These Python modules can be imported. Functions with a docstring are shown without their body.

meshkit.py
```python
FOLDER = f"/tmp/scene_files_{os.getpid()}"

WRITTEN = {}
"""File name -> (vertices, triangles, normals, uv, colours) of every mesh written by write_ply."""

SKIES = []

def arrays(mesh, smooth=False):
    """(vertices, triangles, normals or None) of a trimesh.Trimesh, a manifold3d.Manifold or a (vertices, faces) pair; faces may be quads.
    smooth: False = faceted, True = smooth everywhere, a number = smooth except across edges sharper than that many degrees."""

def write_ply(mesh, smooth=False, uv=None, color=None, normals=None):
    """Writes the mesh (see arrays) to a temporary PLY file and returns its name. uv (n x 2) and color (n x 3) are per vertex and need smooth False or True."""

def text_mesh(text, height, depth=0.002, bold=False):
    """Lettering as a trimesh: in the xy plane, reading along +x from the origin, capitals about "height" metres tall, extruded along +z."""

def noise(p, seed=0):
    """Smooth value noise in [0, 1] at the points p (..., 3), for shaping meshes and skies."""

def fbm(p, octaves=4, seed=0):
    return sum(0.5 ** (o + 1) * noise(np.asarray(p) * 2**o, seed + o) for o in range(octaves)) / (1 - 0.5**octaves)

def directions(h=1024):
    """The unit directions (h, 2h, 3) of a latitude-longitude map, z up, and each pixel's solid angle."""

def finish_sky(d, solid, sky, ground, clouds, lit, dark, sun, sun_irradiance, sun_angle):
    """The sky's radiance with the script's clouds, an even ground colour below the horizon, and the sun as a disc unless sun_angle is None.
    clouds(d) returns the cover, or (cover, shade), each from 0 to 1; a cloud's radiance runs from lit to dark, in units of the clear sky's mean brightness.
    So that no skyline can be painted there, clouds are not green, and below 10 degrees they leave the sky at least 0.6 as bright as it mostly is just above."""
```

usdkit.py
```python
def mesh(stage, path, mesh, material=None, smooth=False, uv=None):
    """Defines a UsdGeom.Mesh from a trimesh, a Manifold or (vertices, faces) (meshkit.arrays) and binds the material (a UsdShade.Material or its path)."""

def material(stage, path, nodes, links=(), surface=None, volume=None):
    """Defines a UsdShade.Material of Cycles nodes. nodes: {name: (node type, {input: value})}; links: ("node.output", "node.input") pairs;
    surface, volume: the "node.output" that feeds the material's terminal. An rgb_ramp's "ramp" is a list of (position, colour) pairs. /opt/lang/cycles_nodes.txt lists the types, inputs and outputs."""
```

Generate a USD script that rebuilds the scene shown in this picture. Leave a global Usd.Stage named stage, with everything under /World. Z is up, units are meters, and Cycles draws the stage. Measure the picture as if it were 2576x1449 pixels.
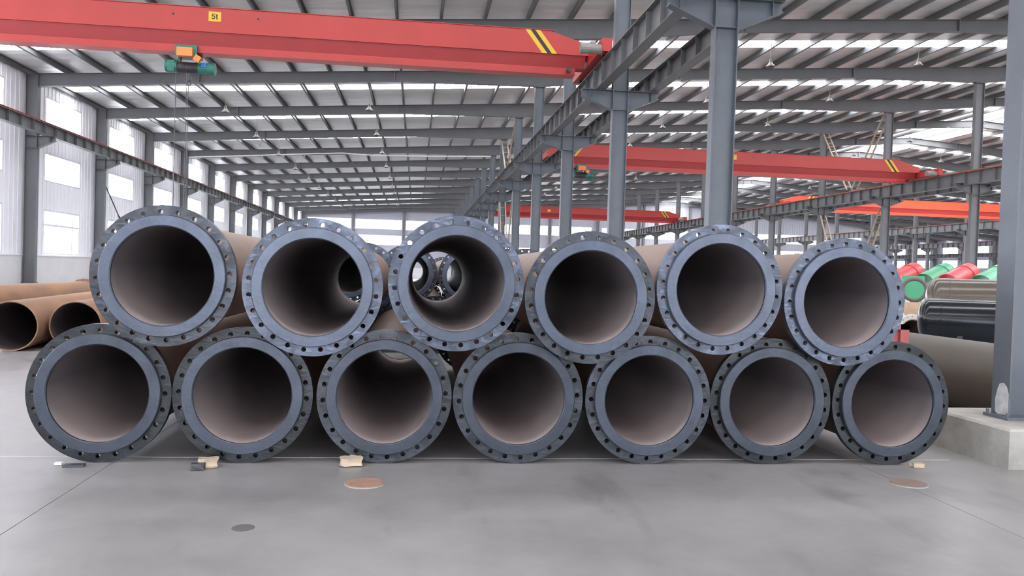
import math, random
import numpy as np, trimesh, shapely
from shapely.geometry import Polygon, Point, box as sbox
from pxr import Usd, UsdGeom, UsdLux, Gf, Sdf
import usdkit, meshkit

rng = random.Random(7)
stage = Usd.Stage.CreateInMemory()
UsdGeom.SetStageUpAxis(stage, UsdGeom.Tokens.z)
UsdGeom.SetStageMetersPerUnit(stage, 1.0)
UsdGeom.Xform.Define(stage, '/World')
UsdGeom.Scope.Define(stage, '/World/Looks')

# ------------------------------------------------------------------ camera
F_PX, PITCH, YAW, ROLL, CAM_H = 2035.57, -0.0210, 0.1183, 0.0313, 1.18
EXPOSURE = 0.35
fw = np.array([math.sin(YAW) * math.cos(PITCH), math.cos(YAW) * math.cos(PITCH), math.sin(PITCH)])
r0 = np.array([math.cos(YAW), -math.sin(YAW), 0.0]); u0 = np.cross(r0, fw)
rt = math.cos(ROLL) * r0 + math.sin(ROLL) * u0
up = -math.sin(ROLL) * r0 + math.cos(ROLL) * u0
cam = UsdGeom.Camera.Define(stage, '/World/camera')
M = Gf.Matrix4d(*rt, 0, *up, 0, *(-fw), 0, 0, 0, CAM_H, 1)
cam.AddTransformOp().Set(M)
cam.CreateHorizontalApertureAttr(36.0)
cam.CreateVerticalApertureAttr(36.0 * 1449 / 2576)
cam.CreateFocalLengthAttr(36.0 * F_PX / 2576)
cam.CreateClippingRangeAttr(Gf.Vec2f(0.05, 1000))
cam.CreateExposureAttr(EXPOSURE)

# ------------------------------------------------------------------ light: an even overcast sky
SKY = 4.0
SKYLIGHT = 9.0
dome = UsdLux.DomeLight.Define(stage, '/World/sky')
dome.CreateColorAttr(Gf.Vec3f(0.92, 0.94, 1.0))
dome.CreateIntensityAttr(SKY)

# ------------------------------------------------------------------ materials
def lin(c):
    return tuple(((v / 255) / 12.92 if v <= 10.3 else ((v / 255 + .055) / 1.055) ** 2.4) for v in c)

def mat(name, col, rough=.5, metal=0., var=.15, scale=3., bump=0., bscale=30., stretch=(1, 1, 1), spec=.5, dark=None, obj=True, rnd=0.):
    """Principled with noise between two tones and a fine bump."""
    c = np.array(col, float)
    a, b = tuple(np.clip(c * (1 - var), 0, 1)), tuple(np.clip(c * (1 + var), 0, 1))
    if dark is not None: a = tuple(dark)
    n = {'tc': ('texture_coordinate', {}), 'mp': ('mapping', {'scale': stretch}),
         'n': ('noise_texture', {'scale': scale, 'detail': 5., 'roughness': .6}),
         'r': ('rgb_ramp', {'ramp': [(.3, a), (.7, b)]}),
         'p': ('principled_bsdf', {'roughness': rough, 'metallic': metal, 'specular_ior_level': spec})}
    l = [('tc.object', 'mp.vector'), ('mp.vector', 'n.vector'), ('n.fac', 'r.fac')]
    if rnd:
        n['oi'] = ('object_info', {}); n['mr'] = ('map_range', {'to_min': 1 - rnd, 'to_max': 1 + rnd})
        n['hs'] = ('hsv', {})
        l += [('oi.random', 'mr.value'), ('r.color', 'hs.color'), ('mr.result', 'hs.value'), ('hs.color', 'p.base_color')]
    else:
        l += [('r.color', 'p.base_color')]
    if bump:
        n['bn'] = ('noise_texture', {'scale': bscale, 'detail': 4.})
        n['b'] = ('bump', {'strength': bump, 'distance': .02})
        l += [('mp.vector', 'bn.vector'), ('bn.fac', 'b.height'), ('b.normal', 'p.normal')]
    return usdkit.material(stage, '/World/Looks/' + name, n, l, surface='p.BSDF')

def emit(name, col, s):
    return usdkit.material(stage, '/World/Looks/' + name, {'e': ('emission', {'color': col, 'strength': s})}, [], surface='e.emission')

STEEL = mat('steel_grey_paint', (.140, .145, .152), .5, var=.08, scale=1.5)
STEEL_NEAR = mat('steel_blue_grey_paint', (.110, .126, .146), .42, var=.10, scale=2.5, bump=.05)
RAILM = mat('rail_red_oxide', (.42, .085, .06), .6)
RAILD = mat('rail_dark', (.10, .09, .085), .6)
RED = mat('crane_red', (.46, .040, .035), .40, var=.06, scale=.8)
REDD = mat('crane_red_shaded', (.34, .030, .030), .45, var=.06, scale=.8)  # crane red darkened for the shade on the downward sloping shelf
ORANGE = mat('crane_orange_red', (.80, .085, .03), .40, var=.05, scale=.8)
YEL = mat('sign_yellow', (.75, .47, .03), .5, var=.05)
ORNG = mat('box_orange', (.85, .26, .07), .5, var=.05)
BLACK = mat('black_paint', (.018, .018, .02), .5)
DARKM = mat('dark_machine_grey', (.05, .05, .055), .45)
GREEN = mat('motor_green', (.02, .17, .12), .45)
GREENL = mat('shell_green', (.07, .36, .19), .38, var=.06)
REDL = mat('shell_red', (.72, .06, .07), .38, var=.06)
BLUE = mat('blue_plate', (.03, .16, .5), .4)
WHITE = mat('white_paint', (.75, .75, .74), .5, var=.04)
GREYM = mat('motor_grey', (.25, .24, .22), .5)
ROPE = mat('wire_rope', (.09, .09, .1), .5)
YSTEEL = mat('brace_primer', (.40, .33, .24), .6)
LINER = None
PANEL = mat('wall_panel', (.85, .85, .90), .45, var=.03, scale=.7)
BASEW = mat('white_plaster', (.68, .68, .69), .8, var=.05, scale=1.2, bump=.1)
WFRAME = mat('window_frame_white', (.66, .68, .72), .4)
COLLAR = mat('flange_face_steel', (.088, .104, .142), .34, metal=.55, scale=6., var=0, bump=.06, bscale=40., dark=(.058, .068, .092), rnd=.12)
COLLARB = mat('flange_face_shaded_steel', (.062, .073, .096), .36, metal=.5, scale=6., var=0, bump=.06, bscale=40., dark=(.038, .045, .060), rnd=.15)  # flange face copy for the low row, its weaker light painted as darker colour
ENDPANEL = mat('wall_panel_dimmed', (.42, .43, .49), .5, var=.03, scale=.7)  # same wall panel in a darker copy; dimmer light painted in
BARREL = mat('pipe_mill_scale', (.25, .175, .145), .62, var=0, scale=2.2, dark=(.19, .13, .105), bump=.06)
BORE = None
RUST = mat('rust_pipe', (.37, .20, .105), .7, var=0, scale=2.6, dark=(.24, .135, .085), bump=.1, stretch=(1, .4, 1))
RUSTIN = mat('rust_bore', (.10, .075, .075), .7)
OLIVE = mat('olive_pipe', (.075, .062, .047), .5, var=.1, scale=3.)
OLIVET = mat('olive_tank', (.095, .079, .060), .22, var=.12, scale=2.)
BLACKT = mat('black_tank', (.009, .012, .016), .18, var=.2, scale=2.)
TANP = mat('tan_pipe', (.36, .24, .15), .6)
PINKR = mat('faded_red_steel', (.42, .10, .095), .55)
WFLAN = mat('white_flange', (.66, .62, .62), .5, var=.1, scale=9.)
BROWNR = mat('brown_ring', (.13, .105, .095), .5)
PLINTH = mat('plinth_concrete', (.33, .32, .29), .8, var=.25, scale=4., bump=.15)
RUSTCOV = mat('rust_cover', (.34, .20, .145), .75, var=.12, scale=12., bump=.1)
BROWNCOV = mat('brown_cover', (.22, .16, .135), .75, var=.12, scale=12., bump=.1)
WOODM = mat('chock_wood', (.46, .37, .27), .7, var=.15, scale=14., bump=.2)
GROUND = mat('outdoor_ground', (.33, .32, .30), .9)
FLOORE = None

def mk_floor():
    n = {'g': ('geometry', {}), 'n1': ('noise_texture', {'scale': .55, 'detail': 6., 'roughness': .62}), 'n2': ('noise_texture', {'scale': 5., 'detail': 6., 'roughness': .7}),
         'r1': ('rgb_ramp', {'ramp': [(.30, (.205, .194, .189)), (.52, (.268, .257, .252)), (.75, (.322, .311, .306))]}),
         'mp': ('mapping', {'scale': (1.0, .35, 1)}), 'n3': ('noise_texture', {'scale': 2.3, 'detail': 5., 'roughness': .55}),
         'r3': ('rgb_ramp', {'ramp': [(.26, (.70, .69, .68)), (.42, (1, 1, 1))]}),
         'r2': ('rgb_ramp', {'ramp': [(.3, (.90, .90, .90)), (.6, (1, 1, 1))]}),
         'm1': ('mix_color', {'blend_type': 'multiply', 'fac': 1.}), 'm2': ('mix_color', {'blend_type': 'multiply', 'fac': 1.}),
         'rr': ('map_range', {'from_min': .3, 'from_max': .7, 'to_min': .30, 'to_max': .52}),
         'b': ('bump', {'strength': .05, 'distance': .01}),
         'p': ('principled_bsdf', {'roughness': .4, 'specular_ior_level': .45})}
    l = [('g.position', 'n1.vector'), ('g.position', 'n2.vector'), ('g.position', 'mp.vector'), ('mp.vector', 'n3.vector'), ('n1.fac', 'r1.fac'), ('n2.fac', 'r2.fac'), ('n3.fac', 'r3.fac'),
         ('r1.color', 'm1.a'), ('r2.color', 'm1.b'), ('m1.result', 'm2.a'), ('r3.color', 'm2.b'), ('m2.result', 'p.base_color'),
         ('n1.fac', 'rr.value'), ('rr.result', 'p.roughness'), ('n2.fac', 'b.height'), ('b.normal', 'p.normal')]
    return usdkit.material(stage, '/World/Looks/floor_concrete', n, l, surface='p.BSDF')

def mk_liner():
    """Foil faced roof insulation: pale, slightly shiny, wrinkled between the ribs."""
    n = {'g': ('geometry', {}), 'mp': ('mapping', {'scale': (.35, 2.6, 1)}), 'n': ('noise_texture', {'scale': 1.6, 'detail': 3.}),
         'w': ('wave_texture', {'bands_direction': 'y', 'scale': .42, 'distortion': .3}),
         'ma': ('mix_float', {'fac': .35}), 'b': ('bump', {'strength': .5, 'distance': .05}),
         'r': ('rgb_ramp', {'ramp': [(.3, (.70, .695, .68)), (.7, (.80, .79, .775))]}),
         'p': ('principled_bsdf', {'roughness': .32, 'metallic': .20})}
    l = [('g.position', 'mp.vector'), ('mp.vector', 'n.vector'), ('g.position', 'w.vector'), ('n.fac', 'ma.a'), ('w.fac', 'ma.b'), ('ma.result', 'b.height'),
         ('b.normal', 'p.normal'), ('n.fac', 'r.fac'), ('r.color', 'p.base_color')]
    return usdkit.material(stage, '/World/Looks/roof_liner', n, l, surface='p.BSDF')

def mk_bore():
    """Mill scale and dust; light along the bottom and shade above painted in."""
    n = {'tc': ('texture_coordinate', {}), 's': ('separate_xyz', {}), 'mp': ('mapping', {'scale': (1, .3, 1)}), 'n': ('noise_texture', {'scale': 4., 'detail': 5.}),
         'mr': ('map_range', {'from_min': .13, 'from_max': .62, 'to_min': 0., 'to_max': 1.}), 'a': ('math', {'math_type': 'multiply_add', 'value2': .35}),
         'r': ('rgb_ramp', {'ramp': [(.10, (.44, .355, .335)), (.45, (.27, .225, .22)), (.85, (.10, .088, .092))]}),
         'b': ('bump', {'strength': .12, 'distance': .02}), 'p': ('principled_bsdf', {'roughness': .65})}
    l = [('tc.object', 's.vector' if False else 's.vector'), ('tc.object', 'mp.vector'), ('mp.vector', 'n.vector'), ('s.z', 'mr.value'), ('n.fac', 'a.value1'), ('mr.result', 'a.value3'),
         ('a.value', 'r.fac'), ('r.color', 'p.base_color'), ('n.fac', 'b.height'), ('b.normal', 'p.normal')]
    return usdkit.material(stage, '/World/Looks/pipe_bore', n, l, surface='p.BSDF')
def mk_flange(name, hi, lo, amount=.5):
    """Flange plate: patchy paint with streaky pale smears."""
    n = {'tc': ('texture_coordinate', {}), 'oi': ('object_info', {}), 'va': ('vector_math', {'math_type': 'add'}), 'n': ('noise_texture', {'scale': 5., 'detail': 4., 'distortion': 1.6}),
         'mp': ('mapping', {'scale': (1., 1., 2.4)}), 'n2': ('noise_texture', {'scale': 13., 'detail': 3., 'distortion': .8}),
         'r': ('rgb_ramp', {'ramp': [(.36, lo), (.64, hi)]}), 'r2': ('rgb_ramp', {'ramp': [(.56, (0, 0, 0)), (.70, (amount,) * 3)]}),
         'm': ('mix_color', {'b': tuple(min(1, v * 2.1 + .02) for v in hi)}), 'b': ('bump', {'strength': .10, 'distance': .02}), 'p': ('principled_bsdf', {'roughness': .36, 'metallic': .45})}
    l = [('tc.object', 'va.vector1'), ('oi.location', 'va.vector2'), ('va.vector', 'n.vector'), ('va.vector', 'mp.vector'), ('mp.vector', 'n2.vector'), ('n.fac', 'r.fac'), ('n2.fac', 'r2.fac'),
         ('r.color', 'm.a'), ('r2.color', 'm.fac'), ('m.result', 'p.base_color'), ('n2.fac', 'b.height'), ('b.normal', 'p.normal')]
    return usdkit.material(stage, '/World/Looks/' + name, n, l, surface='p.BSDF')
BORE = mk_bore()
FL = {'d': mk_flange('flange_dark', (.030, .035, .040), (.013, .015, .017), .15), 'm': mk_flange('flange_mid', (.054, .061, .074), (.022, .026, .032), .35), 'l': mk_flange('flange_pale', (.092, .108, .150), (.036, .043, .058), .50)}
FLOORM, LINER = mk_floor(), mk_liner()
SKYPANEL = emit('lit_skylight', (.97, .96, 1.0), SKYLIGHT)
GLASS = usdkit.material(stage, '/World/Looks/window_glass', {'t': ('transparent_bsdf', {'color': (.95, .97, 1.0)}), 'g': ('glossy_bsdf', {'roughness': .05}), 'm': ('mix_closure', {'fac': .05})},
                        [('t.BSDF', 'm.closure1'), ('g.BSDF', 'm.closure2')], surface='m.closure')

# ------------------------------------------------------------------ prim helpers
used = {}
def numbered(parent, name):
    k = used.get((parent, name), 0); used[(parent, name)] = k + 1
    return f'{parent}/{name}' + (f'_{k:03d}' if k else '')

def path_of(parent): return '/World' if parent is None else str(parent.GetPath())

def keys(o, label=None, cat=None, group=None, kind=None):
    for k, v in (('label', label), ('category', cat), ('group', group), ('kind', kind)):
        if v: o.SetCustomDataByKey(k, v)
    return o

def cat_(meshes):
    return trimesh.util.concatenate([m for m in meshes if m is not None])

def obj(name, mesh, m, parent=None, smooth=False, label=None, cat=None, group=None, kind=None):
    if isinstance(mesh, list): mesh = cat_(mesh)
    g = usdkit.mesh(stage, numbered(path_of(parent), name), mesh, m, smooth=smooth)
    return keys(g.GetPrim(), label, cat, group, kind)

def thing(name, label=None, cat=None, loc=(0, 0, 0), rotz=0., group=None, kind=None, parent=None):
    x = UsdGeom.Xform.Define(stage, numbered(path_of(parent), name))
    x.AddTranslateOp().Set(Gf.Vec3d(*map(float, loc))); x.AddRotateZOp().Set(float(rotz))
    return keys(x.GetPrim(), label, cat, group, kind)

def dup(src, loc, rotz=0., label=None, group=None):
    cd = src.GetCustomData()
    o = thing(src.GetName().rstrip('0123456789').rstrip('_'), label or cd['label'], cd['category'], loc, rotz, group or cd.get('group'))
    o.GetReferences().AddInternalReference(src.GetPath()); o.SetInstanceable(True)
    return o

# ------------------------------------------------------------------ mesh helpers
def bx(x0, x1, y0, y1, z0, z1):
    m = trimesh.creation.box((x1 - x0, y1 - y0, z1 - z0)); m.apply_translation(((x0 + x1) / 2, (y0 + y1) / 2, (z0 + z1) / 2)); return m

def ext(poly, y0, y1):
    """A polygon in (x, z) extruded along y."""
    if not isinstance(poly, (Polygon, shapely.MultiPolygon)): poly = Polygon(poly)
    ms = []
    for g in getattr(poly, 'geoms', [poly]):
        if g.is_empty: continue
        m = trimesh.creation.extrude_polygon(g, y1 - y0, engine='earcut')
        v = m.vertices; m.vertices = np.stack([v[:, 0], y1 - v[:, 2], v[:, 1]], 1); ms.append(m)
    return cat_(ms)

def ext_x(poly, x0, x1):
    """A polygon in (y, z) extruded along x."""
    if not isinstance(poly, (Polygon, shapely.MultiPolygon)): poly = Polygon(poly)
    ms = []
    for g in getattr(poly, 'geoms', [poly]):
        if g.is_empty: continue
        m = trimesh.creation.extrude_polygon(g, x1 - x0, engine='earcut')
        v = m.vertices; m.vertices = np.stack([x0 + v[:, 2], v[:, 0], v[:, 1]], 1); ms.append(m)
    return cat_(ms)

def rod(a, b, r, n=8):
    a, b = np.array(a, float), np.array(b, float)
    return trimesh.creation.cylinder(radius=r, segment=[a, b], sections=n)

def bar(a, b, w, h):
    """A rectangular bar from a to b: w wide (horizontal), h high."""
    a, b = np.array(a, float), np.array(b, float); d = b - a; L = np.linalg.norm(d); d /= L
    s = np.cross(d, [0, 0, 1.]);
    if np.linalg.norm(s) < 1e-6: s = np.array([1., 0, 0])
    s /= np.linalg.norm(s); u = np.cross(s, d)
    m = trimesh.creation.box((w, L, h)); T = np.eye(4); T[:3, 0], T[:3, 1], T[:3, 2], T[:3, 3] = s, d, u, (a + b) / 2
    m.apply_transform(T); return m

def lathe(profile, n=96, axis='y'):
    """Revolve (r, t) points (closed loop) around an axis; t runs along the axis."""
    pr = np.array(profile, float); k = len(pr); a = np.arange(n) * 2 * np.pi / n
    r, t = pr[:, 0], pr[:, 1]
    v = np.stack([np.outer(np.cos(a), r), np.broadcast_to(t, (n, k)), np.outer(np.sin(a), r)], -1).reshape(-1, 3)
    i, j = np.meshgrid(np.arange(n), np.arange(k), indexing='ij'); i2, j2 = (i + 1) % n, (j + 1) % k
    q = np.stack([i * k + j, i * k + j2, i2 * k + j2, i2 * k + j], -1).reshape(-1, 4)
    f = np.vstack([q[:, [0, 1, 2]], q[:, [0, 2, 3]]])
    m = trimesh.Trimesh(v, f, process=False)
    if m.volume < 0: m.invert()
    if axis == 'z': m.vertices = m.vertices[:, [0, 2, 1]] * [1, 1, 1]; m.invert()
    return m

def tube_mesh(R, ri, y0, y1, n=72, c=.004):
    return lathe([(ri, y0 + c), (ri + c, y0), (R - c, y0), (R, y0 + c), (R, y1 - c), (R - c, y1), (ri + c, y1), (ri, y1 - c)], n)

def moved(m, d): m = m.copy(); m.apply_translation(d); return m

def roty(m, deg): m = m.copy(); m.apply_transform(trimesh.transformations.rotation_matrix(math.radians(deg), [0, 1, 0])); return m

# ------------------------------------------------------------------ the building
ROWS = [-13.0, 4.24, 21.4, 38.6, 55.8, 73.05]
F0, STEP = 29.12, 6.0
def FY(k): return F0 + STEP * k
Y_BACK, Y_FAR = -19.0, 95.55
RIDGE = 30.2
XW0, XW1 = -13.25, 73.30
XB, Y_EXT = 55.8, 125.3      # the fifth bay runs on further than the others
def z_raf(x): return 8.172 + .0667 * x if x <= RIDGE else 8.172 + .0667 * RIDGE - .0667 * (x - RIDGE)   # rafter top / purlin seat
def z_roof(x): return z_raf(x) + .20
RAIL_Z = 5.62

# floor: concrete slabs with narrow open joints
fl = thing('floor', 'smooth grey concrete workshop floor with straight slab joints', None, kind='structure')
xs = [XW0, -10.87, -6.29, -1.71, 2.87, 7.45, 12.0, XB, XW1]
ys = [Y_BACK, -7.0, 2.0, 11.0, 17.0, Y_FAR]
for i in range(len(xs) - 1):
    for j in range(len(ys) - 1):
        obj('slab', bx(xs[i] + .0022, xs[i + 1] - .0022, ys[j] + .0022, ys[j + 1] - .0022, -.2, 0), FLOORM, fl)
obj('slab', bx(XB, XW1, Y_FAR + .0022, Y_EXT, -.2, 0), FLOORM, fl)
obj('joint_filler', bx(XW0, XW1, Y_BACK, Y_FAR, -.25, -.008), mat('joint_dark', (.12, .115, .11), .9), fl)
obj('floor_line', bx(-4.5, 3.6, 5.03, 5.045, 0, .0008), mat('worn_line', (.52, .52, .53), .6), fl, label='thin pale line along the floor under the pipes')
keys(obj('ground', bx(-160, 200, -160, 240, -.6, -.3), GROUND), 'open ground outside the workshop', None, kind='structure')

# roof: sheets, lit skylight strips, ridge skylight, purlins
ce = thing('ceiling', 'pale foil lined pitched roof over steel purlins with white skylight strips', None, kind='structure')
RL, RR = 28.95, 32.55     # the ridge skylight's edges
def slab_xz(x0, x1, t=.06):
    return [(x0, z_roof(x0)), (x1, z_roof(x1)), (x1, z_roof(x1) + t), (x0, z_roof(x0) + t)]
ks = range(-8, 12)
for k in ks:
    ya, yb = (FY(k - 1) - 3.12 + .88 if k > -8 else Y_BACK), (FY(k) - 3.12 if k < 12 else Y_FAR)
    yb = min(yb, Y_FAR)
    for x0, x1 in ((XW0, RL), (RR, XW1)):
        obj('roof_sheet', ext(slab_xz(x0, x1), ya, yb), LINER, ce)
        obj('skylight', ext(slab_xz(x0, x1, .02), yb, yb + .88), SKYPANEL, ce)
for k in range(12, 17):
    ya, yb = max(FY(k - 1) - 3.12 + .88, Y_FAR), FY(k) - 3.12
    obj('roof_sheet', ext(slab_xz(XB, XW1), ya, yb), LINER, ce)
    obj('skylight', ext(slab_xz(XB, XW1, .02), yb, yb + .88), SKYPANEL, ce)
obj('roof_sheet', ext(slab_xz(XB, XW1), FY(16) - 3.12 + .88, Y_EXT), LINER, ce)
last = FY(11) - 3.12 + .88
for x0, x1 in ((XW0, RL), (RR, XW1)):
    obj('roof_sheet', ext(slab_xz(x0, x1), last, Y_FAR), LINER, ce)
for k in range(-8, 12):
    ya, yb = FY(k - 1), FY(k)
    ya = max(ya, Y_BACK)
    obj('ridge_skylight', [ext(slab_xz(RL, RIDGE, .02), ya + .01, yb - .01), ext(slab_xz(RIDGE, RR, .02), ya + .01, yb - .01)], SKYPANEL, ce)
def purlin(x, h=.195, w=.07, t=.006):
    z = z_raf(x); y1 = Y_EXT if x > XB + .1 else Y_FAR
    return cat_([bx(x - t / 2, x + t / 2, Y_BACK, y1, z, z + h), bx(x, x + w, Y_BACK, y1, z, z + t), bx(x, x + w, Y_BACK, y1, z + h - t, z + h),
                 bx(x + w - t, x + w, Y_BACK, y1, z, z + .02)])
n = 0
while -13.2 + 1.2425 * n < RIDGE - .3:
    obj('purlin', purlin(-13.2 + 1.2425 * n), STEEL, ce); n += 1
n = 0
while RIDGE + .55 + 1.2425 * n < XW1 - .3:
    obj('purlin', purlin(RIDGE + .55 + 1.2425 * n), STEEL, ce); n += 1

# ------------------------------------------------------------------ windows in walls
wn = [0]
def window(axis, pos, a0, a1, z0, z1, split=False, label='bright white framed window', cols=1):
    """axis 'x': window in a wall at x = pos running along y; axis 'y': in a wall at y = pos running along x."""
    wn[0] += 1
    t = thing('window_%d' % wn[0], label, None, kind='structure')
    used[('/World', 'window_%d' % wn[0])] = 1
    ring = Polygon([(a0, z0), (a1, z0), (a1, z1), (a0, z1)]).difference(Polygon([(a0 + .05, z0 + .05), (a1 - .05, z0 + .05), (a1 - .05, z1 - .05), (a0 + .05, z1 - .05)]))
    e = (lambda p, d0, d1: ext_x(p, pos + d0, pos + d1)) if axis == 'x' else (lambda p, d0, d1: ext(p, pos + d0, pos + d1))
    obj('window_frame', e(ring, -.05, .05), WFRAME, t)
    if split:
        zt = z0 + (z1 - z0) * .66
        obj('transom', e(sbox(a0 + .05, zt - .03, a1 - .05, zt + .03), -.035, .035), WFRAME, t)
        am = a0 + .80 * (a1 - a0)
        obj('mullion', e(sbox(am - .025, z0 + .05, am + .025, z1 - .05), -.03, .03), WFRAME, t)
    for c in range(1, cols):
        am = a0 + (a1 - a0) * c / cols
        obj('mullion', e(sbox(am - .02, z0 + .05, am + .02, z1 - .05), -.03, .03), WFRAME, t)
    obj('pane', e(sbox(a0 + .05, z0 + .05, a1 - .05, z1 - .05), -.004, .004), GLASS, t)

def ribs(a0, a1, z0, z1, holes, step=.30, w=.035):
    out = []; a = a0 + step / 2
    while a < a1:
        segs = [(z0, z1)]
        for (h0, h1, hz0, hz1) in holes:
            if h0 - w < a < h1 + w:
                ns = []
                for s0, s1 in segs:
                    if hz1 <= s0 or hz0 >= s1: ns.append((s0, s1)); continue
                    if hz0 > s0: ns.append((s0, hz0))
                    if hz1 < s1: ns.append((hz1, s1))
                segs = ns
        out += [sbox(a - w / 2, s0, a + w / 2, s1) for s0, s1 in segs if s1 - s0 > .05]
        a += step
    return out

def wall_bay(parent, axis, pos, side, a0, a1, z0, z1, holes, topfn=None):
    """One cladding panel between two columns with its window openings and shallow ribs. side: +1 when the room lies towards +axis."""
    top = [(a1, z1), (a0, z1)] if topfn is None else [(a, topfn(a)) for a in np.linspace(a1, a0, 9)]
    poly = Polygon([(a0, z0), (a1, z0)] + top)
    for h in holes: poly = poly.difference(sbox(h[0], h[2], h[1], h[3]))
    d0, d1 = (-.10, 0.) if side > 0 else (0., .10)
    r0_, r1_ = (0., .018) if side > 0 else (-.018, 0.)
    e = (lambda p, d0, d1: ext_x(p, pos + d0, pos + d1)) if axis == 'x' else (lambda p, d0, d1: ext(p, pos + d0, pos + d1))
    zt = min(z1, topfn(a0), topfn(a1)) if topfn else z1
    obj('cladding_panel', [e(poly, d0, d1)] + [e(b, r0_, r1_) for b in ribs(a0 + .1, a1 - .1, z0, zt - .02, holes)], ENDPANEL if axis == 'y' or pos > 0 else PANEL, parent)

# left wall
wl = thing('wall_left', 'pale ribbed metal side wall above a white plastered base', None, kind='structure')
obj('base_wall', bx(XW0 - .2, XW0 + .04, Y_BACK, Y_FAR, 0, 1.19), BASEW, wl)
obj('ledge', bx(XW0 - .1, XW0 + .07, Y_BACK, Y_FAR, 1.19, 1.235), PANEL, wl)
ztop = z_roof(XW0)
names_row = {0: 'low', 1: 'middle', 2: 'high'}
ordn = ['first', 'second', 'third', 'fourth', 'fifth', 'sixth', 'seventh', 'eighth', 'ninth', 'tenth', 'eleventh', 'twelfth', 'thirteenth', 'fourteenth', 'fifteenth', 'sixteenth', 'seventeenth', 'eighteenth', 'nineteenth', 'twentieth']
for k in range(-8, 12):
    a0, a1 = max(FY(k - 1), Y_BACK), FY(k)
    if k == 11: a1 = Y_FAR
    w0, w1 = FY(k - 1) + 1.55, FY(k - 1) + 4.65
    holes = [] if k == -8 else [(w0, w1, 1.26, 2.86), (w0, w1, 3.86, 4.89), (w0, w1, 5.75, 6.88)]
    wall_bay(wl, 'x', XW0, +1, a0, a1, 1.235, ztop, holes)
    for i, h in enumerate(holes):
        window('x', XW0 - .05, *h, split=(i == 0), label='bright %s window in left wall, %s bay from the front' % (names_row[i], ordn[max(k, 0) if k >= 0 else 0]) if k >= 0 else 'bright %s window in left wall beside the viewer' % names_row[i])

# right wall
wr = thing('wall_right', 'pale ribbed metal wall far on the right side', None, kind='structure')
obj('base_wall', bx(XW1 - .04, XW1 + .2, Y_BACK, Y_EXT, 0, 1.19), BASEW, wr)
ztr = z_roof(XW1)
for k in range(-8, 17):
    a0, a1 = max(FY(k - 1), Y_BACK), FY(k)
    if k == 16: a1 = Y_EXT
    w0, w1 = FY(k - 1) + 1.45, FY(k - 1) + 4.7
    holes = [] if k == -8 else [(w0, w1, 3.42, 4.58), (w0, w1, 5.38, 6.40)]
    wall_bay(wr, 'x', XW1, -1, a0, a1, 1.19, ztr, holes)
    for i, h in enumerate(holes):
        if k < 9: continue
        window('x', XW1 + .05, *h, cols=2, label='small bright %s window in the far right wall, %s bay from the end' % (('lower', 'upper')[i], ordn[16 - k]))

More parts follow.
